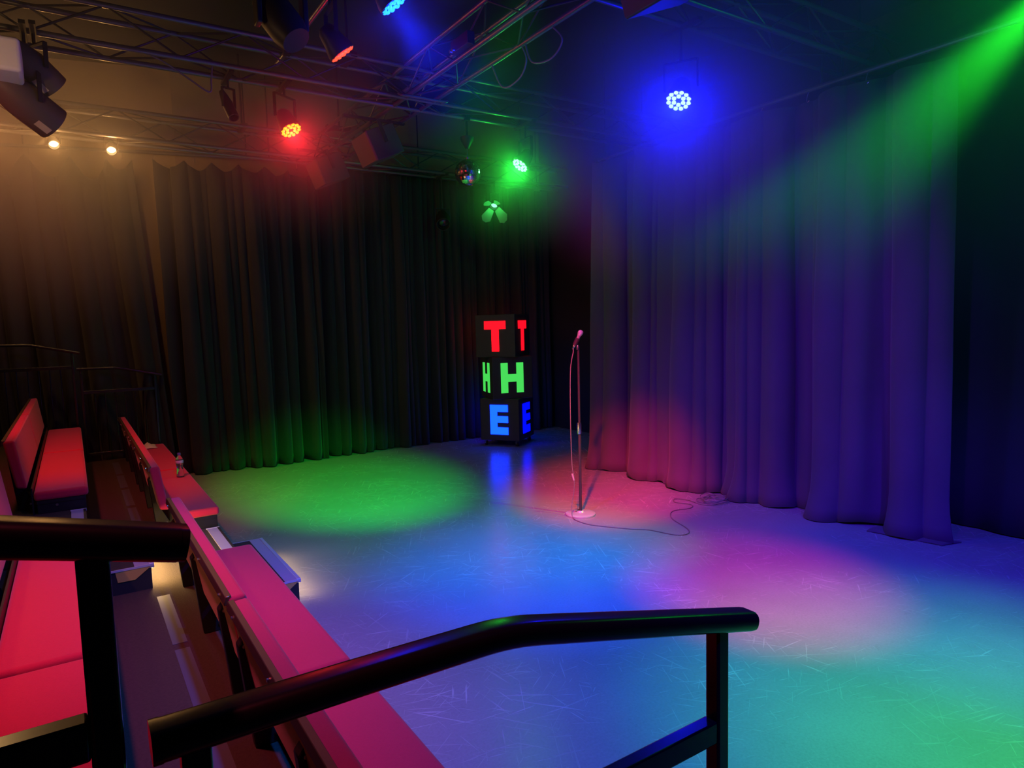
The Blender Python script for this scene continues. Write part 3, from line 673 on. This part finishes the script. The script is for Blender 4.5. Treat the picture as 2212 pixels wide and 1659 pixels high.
# ------------------------------------------------------------------ letter boxes
SQ = 0.63
LET = {'T': [(-0.17, 0.22), (0.17, 0.22), (0.17, 0.10), (0.06, 0.10), (0.06, -0.23), (-0.055, -0.23), (-0.055, 0.10), (-0.17, 0.10)],
       'H': [(-0.185, 0.225), (-0.075, 0.225), (-0.075, 0.055), (0.06, 0.055), (0.06, 0.225), (0.17, 0.225), (0.17, -0.225), (0.06, -0.225), (0.06, -0.06), (-0.075, -0.06), (-0.075, -0.225), (-0.185, -0.225)],
       'E': [(-0.15, 0.225), (0.14, 0.225), (0.14, 0.12), (-0.035, 0.12), (-0.035, 0.055), (0.14, 0.055), (0.14, -0.045), (-0.035, -0.045), (-0.035, -0.115), (0.14, -0.115), (0.14, -0.225), (-0.15, -0.225)]}
def letter_box(ch, corner, z, ang, mats, label, castors=False):
    # ang: direction (degrees) of the face running left from the near corner
    a = math.radians(ang); u = Vector((math.cos(a), math.sin(a), 0)); v = Vector((u.y, -u.x, 0))   # u: left face, v: right face
    c = Vector(corner)+(u+v)*SQ/2
    t = thing('letter_box', label, 'letter box', (c.x, c.y, z))
    body = MB().hbox((0, 0, SQ/2), u*SQ/2, v*SQ/2, (0, 0, SQ/2))
    obj('box', body, M['boxply'], t, 0.006, 2)
    for (nrm, right, m) in ((-v, -u, mats[0]), (-u, v, mats[1]), (v, u, mats[0]), (u, -v, mats[1])):
        def f(x, y, k): return nrm*(SQ/2-0.004+0.010*k)+right*x+Vector((0, 0, SQ/2+y))
        obj('letter', MB().prism(LET[ch], f), m, t, smooth=False)
    if castors:
        for su in (-1, 1):
            for sv in (-1, 1):
                p = u*su*(SQ/2-0.06)+v*sv*(SQ/2-0.06)
                cs = obj('castor', MB().bar(p+Vector((-0.012, 0.0, -0.055)), p+Vector((0.012, 0.0, -0.055)), 0.034, 14), M['rubber'], t)
                obj('castor_fork', MB().box(p.x-0.02, p.x-0.014, p.y-0.02, p.y+0.02, -0.06, 0.0).box(p.x+0.014, p.x+0.02, p.y-0.02, p.y+0.02, -0.06, 0.0).box(p.x-0.03, p.x+0.03, p.y-0.03, p.y+0.03, -0.008, 0.0), M['steel'], cs)
    return t
E_ANG = 124.8
letter_box('E', (5.50, 8.25, 0), 0.089, E_ANG, (M['let_b'], M['let_d']), 'bottom dark box on castors with glowing blue letter E', True)
letter_box('H', (5.193, 8.467, 0), 0.089+SQ+0.001, 74.9, (M['let_g'], M['let_g']), 'middle dark box of the stack with glowing green letter H')
letter_box('T', (5.46, 8.24, 0), 0.089+2*SQ+0.002, E_ANG+1, (M['let_r'], M['let_r']), 'top dark box of the stack with glowing red letter T')
# ------------------------------------------------------------------ microphone and stand
ms = thing('microphone_stand', 'straight microphone stand with round weighted base on the stage', 'microphone stand', (3.962, 4.921, 0))
obj('base', MB().lathe([(0.0, 0.0), (0.138, 0.0), (0.142, 0.006), (0.142, 0.016), (0.134, 0.021), (0.10, 0.025), (0.04, 0.030), (0.03, 0.042), (0.0, 0.042)], 40), M['chrome_base'], ms)
obj('lower_tube', MB().bar((0, 0, 0.03), (0.004, 0, 0.80), 0.0135, 14), M['micbody'], ms)
obj('clutch', MB().lathe([(0.0, 0.78), (0.019, 0.78), (0.021, 0.80), (0.021, 0.86), (0.018, 0.89), (0.0, 0.89)], 16), M['steel'], ms)
obj('upper_tube', MB().bar((0.004, 0, 0.86), (0.006, 0, 1.585), 0.0105, 14), M['micbody'], ms)
obj('collar', MB().lathe([(0.0, 1.575), (0.014, 1.575), (0.015, 1.60), (0.010, 1.62), (0.0, 1.625)], 14), M['steel'], ms)
md = (Vector((3.99, 4.903, 1.745))-Vector((3.933, 4.940, 1.608))).normalized()
mp = Vector((3.933, 4.940, 1.608))
clp = MB(); cc = mp+md*0.05-Vector(ms.location)
clp.bar(cc-md*0.035, cc+md*0.035, 0.021, 14, 0.023)
clp.bar(cc, (0.006, 0, 1.60), 0.009, 8)
obj('mic_clip', clp, M['rubber'], ms)
obj('leaf', MB().add([(-0.05, 0.03, 0.055), (0.0, 0.045, 0.046), (0.0, 0.005, 0.046), (-0.055, 0.0, 0.06), (-0.05, 0.03, 0.058), (0.0, 0.045, 0.049), (0.0, 0.005, 0.049), (-0.055, 0.0, 0.063)],
    [(0, 1, 2, 3), (7, 6, 5, 4), (0, 4, 5, 1), (1, 5, 6, 2), (2, 6, 7, 3), (3, 7, 4, 0)]), M['rubber'], ms, label='black flap at the foot of the pole')
mic = thing('microphone', 'silver handheld microphone clipped on top of the stand', 'microphone', mp)
Q = basis(md).to_4x4()
obj('handle', MB().lathe([(0.0, 0.0), (0.0105, 0.0), (0.0115, 0.01), (0.0135, 0.06), (0.0165, 0.115), (0.0, 0.115)], 18, Q), M['michandle'], mic)
obj('connector', MB().lathe([(0.0, -0.028), (0.006, -0.028), (0.009, -0.02), (0.0095, 0.002), (0.0, 0.002)], 14, Q), M['steel'], mic)
obj('head', MB().lathe([(0.0, 0.110), (0.017, 0.112), (0.022, 0.125), (0.0255, 0.137), (0.0255, 0.146), (0.022, 0.158), (0.013, 0.166), (0.0, 0.168)], 22, Q), M['grille'], mic)
cab = thing('microphone_cable', 'thin cable from the microphone down to the stage and a coil by the curtain', 'cable', (3.9, 4.9, 0))
hang = [(3.925, 4.944, 1.588), (3.908, 4.92, 1.56), (3.889, 4.921, 1.49), (3.878, 4.929, 1.386), (3.872, 4.933, 1.126), (3.871, 4.933, 0.731), (3.877, 4.929, 0.465), (3.889, 4.921, 0.38), (3.887, 4.923, 0.242), (3.868, 4.931, 0.13), (3.845, 4.91, 0.05),
        (3.826, 4.87, 0.010), (3.80, 4.78, 0.006), (3.81, 4.62, 0.006), (3.89, 4.47, 0.006), (4.02, 4.28, 0.006), (4.12, 4.17, 0.006), (4.18, 3.96, 0.006), (4.25, 3.89, 0.006), (4.34, 3.91, 0.006), (4.42, 4.02, 0.006), (4.53, 4.29, 0.006), (4.71, 4.45, 0.006),
        (4.92, 4.42, 0.006), (5.02, 4.50, 0.007), (4.96, 4.66, 0.010), (5.06, 4.74, 0.012), (5.12, 4.62, 0.010), (5.10, 4.46, 0.006), (5.16, 4.36, 0.007)]
coil = []
for i in range(44):
    a = i*0.42; rr = 0.11+0.03*math.sin(i*0.7)+0.02*(i/44)
    coil.append((5.29+rr*1.1*math.cos(a-2.2)+0.02*math.sin(i), 4.45+rr*math.sin(a-2.2), 0.008+0.0028*i*0.3+0.004*(i % 3)))
obj('wire', rebase(cab, MB().tube(smooth_path(hang+coil[2:]+[(5.36, 4.55, 0.03), (5.45, 4.66, 0.02)], 5), 0.0042, 7)), M['cablem'], cab)
obj('sleeve', rebase(cab, MB().bar((3.8735, 4.931, 0.60-0.19), (3.889, 4.921, 0.345), 0.008, 10)), M['insert'], cab, label='pink lit cable sleeve')
# ------------------------------------------------------------------ small things on the benches
wb = thing('water_bottle', 'clear plastic water bottle with blue cap standing on the front row seat', 'bottle', (0.790, 7.06, 0.4585))
obj('body', MB().lathe([(0.0, 0.0), (0.026, 0.0), (0.033, 0.006), (0.034, 0.02), (0.030, 0.05), (0.027, 0.085), (0.029, 0.115), (0.034, 0.135), (0.034, 0.165), (0.026, 0.190), (0.014, 0.207), (0.0125, 0.215), (0.0125, 0.225), (0.0, 0.225)], 28), M['plastic'], wb)
obj('water', MB().lathe([(0.0, 0.003), (0.024, 0.003), (0.031, 0.008), (0.032, 0.02), (0.028, 0.05), (0.025, 0.085), (0.027, 0.112), (0.0, 0.112)], 24), M['water'], wb)
obj('label_band', MB().lathe([(0.0342, 0.138), (0.0346, 0.139), (0.0346, 0.163), (0.0342, 0.164)], 28), M['blabel'], wb)
obj('cap', MB().lathe([(0.0, 0.212), (0.0155, 0.212), (0.0155, 0.232), (0.014, 0.235), (0.0, 0.235)], 20), M['cap'], wb)
nap = MB(); vs = []
for i in range(9):
    for j in range(7):
        x, y = -0.085+0.17*i/8, -0.17+0.34*j/6
        z = 0.004+0.055*math.exp(-((i-4)/1.6)**2)*math.exp(-((j-3)/2.0)**2)+0.006*abs(noise.noise(Vector((i*0.7, j*0.6, 1))))
        vs.append((x+0.008*math.sin(j*1.7), y+0.01*math.sin(i*1.3), z))
nap.add(vs, [(i*7+j, (i+1)*7+j, (i+1)*7+j+1, i*7+j+1) for i in range(8) for j in range(6)])
npo = tag(obj('napkin', nap, M['paper'], loc=(0.70, 9.22, 0.4585)), 'crumpled pale napkin on the farthest front row seat', 'napkin')
npo.modifiers.new('paper', 'SOLIDIFY').thickness = 0.002
# ------------------------------------------------------------------ drifts of haze around the lamps
HZ_MAT = {}
def haze(loc, radii, density, label, falloff=3.0):
    me = MB().lathe([(math.sin(PI*i/20), -math.cos(PI*i/20)) for i in range(21)], 40).mesh('haze', M['black'])
    me.materials.clear()
    m = bpy.data.materials.new('stage_haze'); m.use_nodes = True; n = m.node_tree.nodes; l = m.node_tree.links; n.clear()
    out = n.new('ShaderNodeOutputMaterial'); v = n.new('ShaderNodeVolumeScatter')
    v.inputs['Anisotropy'].default_value = 0.15
    tc = n.new('ShaderNodeTexCoord'); ln = n.new('ShaderNodeVectorMath'); ln.operation = 'LENGTH'
    l.new(tc.outputs['Object'], ln.inputs[0])
    inv = n.new('ShaderNodeMath'); inv.operation = 'SUBTRACT'; inv.inputs[0].default_value = 1.0; inv.use_clamp = True
    l.new(ln.outputs['Value'], inv.inputs[1])
    pw = n.new('ShaderNodeMath'); pw.operation = 'POWER'; pw.inputs[1].default_value = falloff
    l.new(inv.outputs[0], pw.inputs[0])
    mu = n.new('ShaderNodeMath'); mu.operation = 'MULTIPLY'; mu.inputs[1].default_value = density
    l.new(pw.outputs[0], mu.inputs[0]); l.new(mu.outputs[0], v.inputs['Density'])
    l.new(v.outputs[0], out.inputs['Volume']); me.materials.append(m)
    m.cycles.homogeneous_volume = False
    o = bpy.data.objects.new('haze', me); COL.objects.link(o); o.location = loc; o.scale = radii
    tag(o, label, 'haze'); o['kind'] = 'stuff'
    return o
haze((3.90, 3.59, 3.44), (1.6, 1.6, 1.6), 1.7, 'haze glowing blue around the stage light that faces the viewer', 2.6)
haze((4.26, 6.23, 3.56), (1.2, 1.2, 1.2), 1.2, 'haze glowing green around the stage light right of the disco ball', 2.3)
haze((1.82, 6.25, 3.61), (1.2, 1.2, 1.2), 1.2, 'haze glowing red around the stage light under the long truss', 2.3)
haze((-0.30, 7.5, 3.75), (2.6, 2.9, 2.0), 0.45, 'haze glowing amber around the warm lamps at the left', 1.5)
haze((1.86, 4.00, 3.80), (1.1, 1.1, 1.1), 0.14, 'haze glowing blue around the stage light at the top centre', 2.0)
haze((5.2, 2.0, 3.75), (2.5, 2.5, 2.3), 0.34, 'haze with a green light shaft at the top right corner', 1.8)
S.cycles.volume_step_rate = 1.5; S.cycles.volume_max_steps = 32
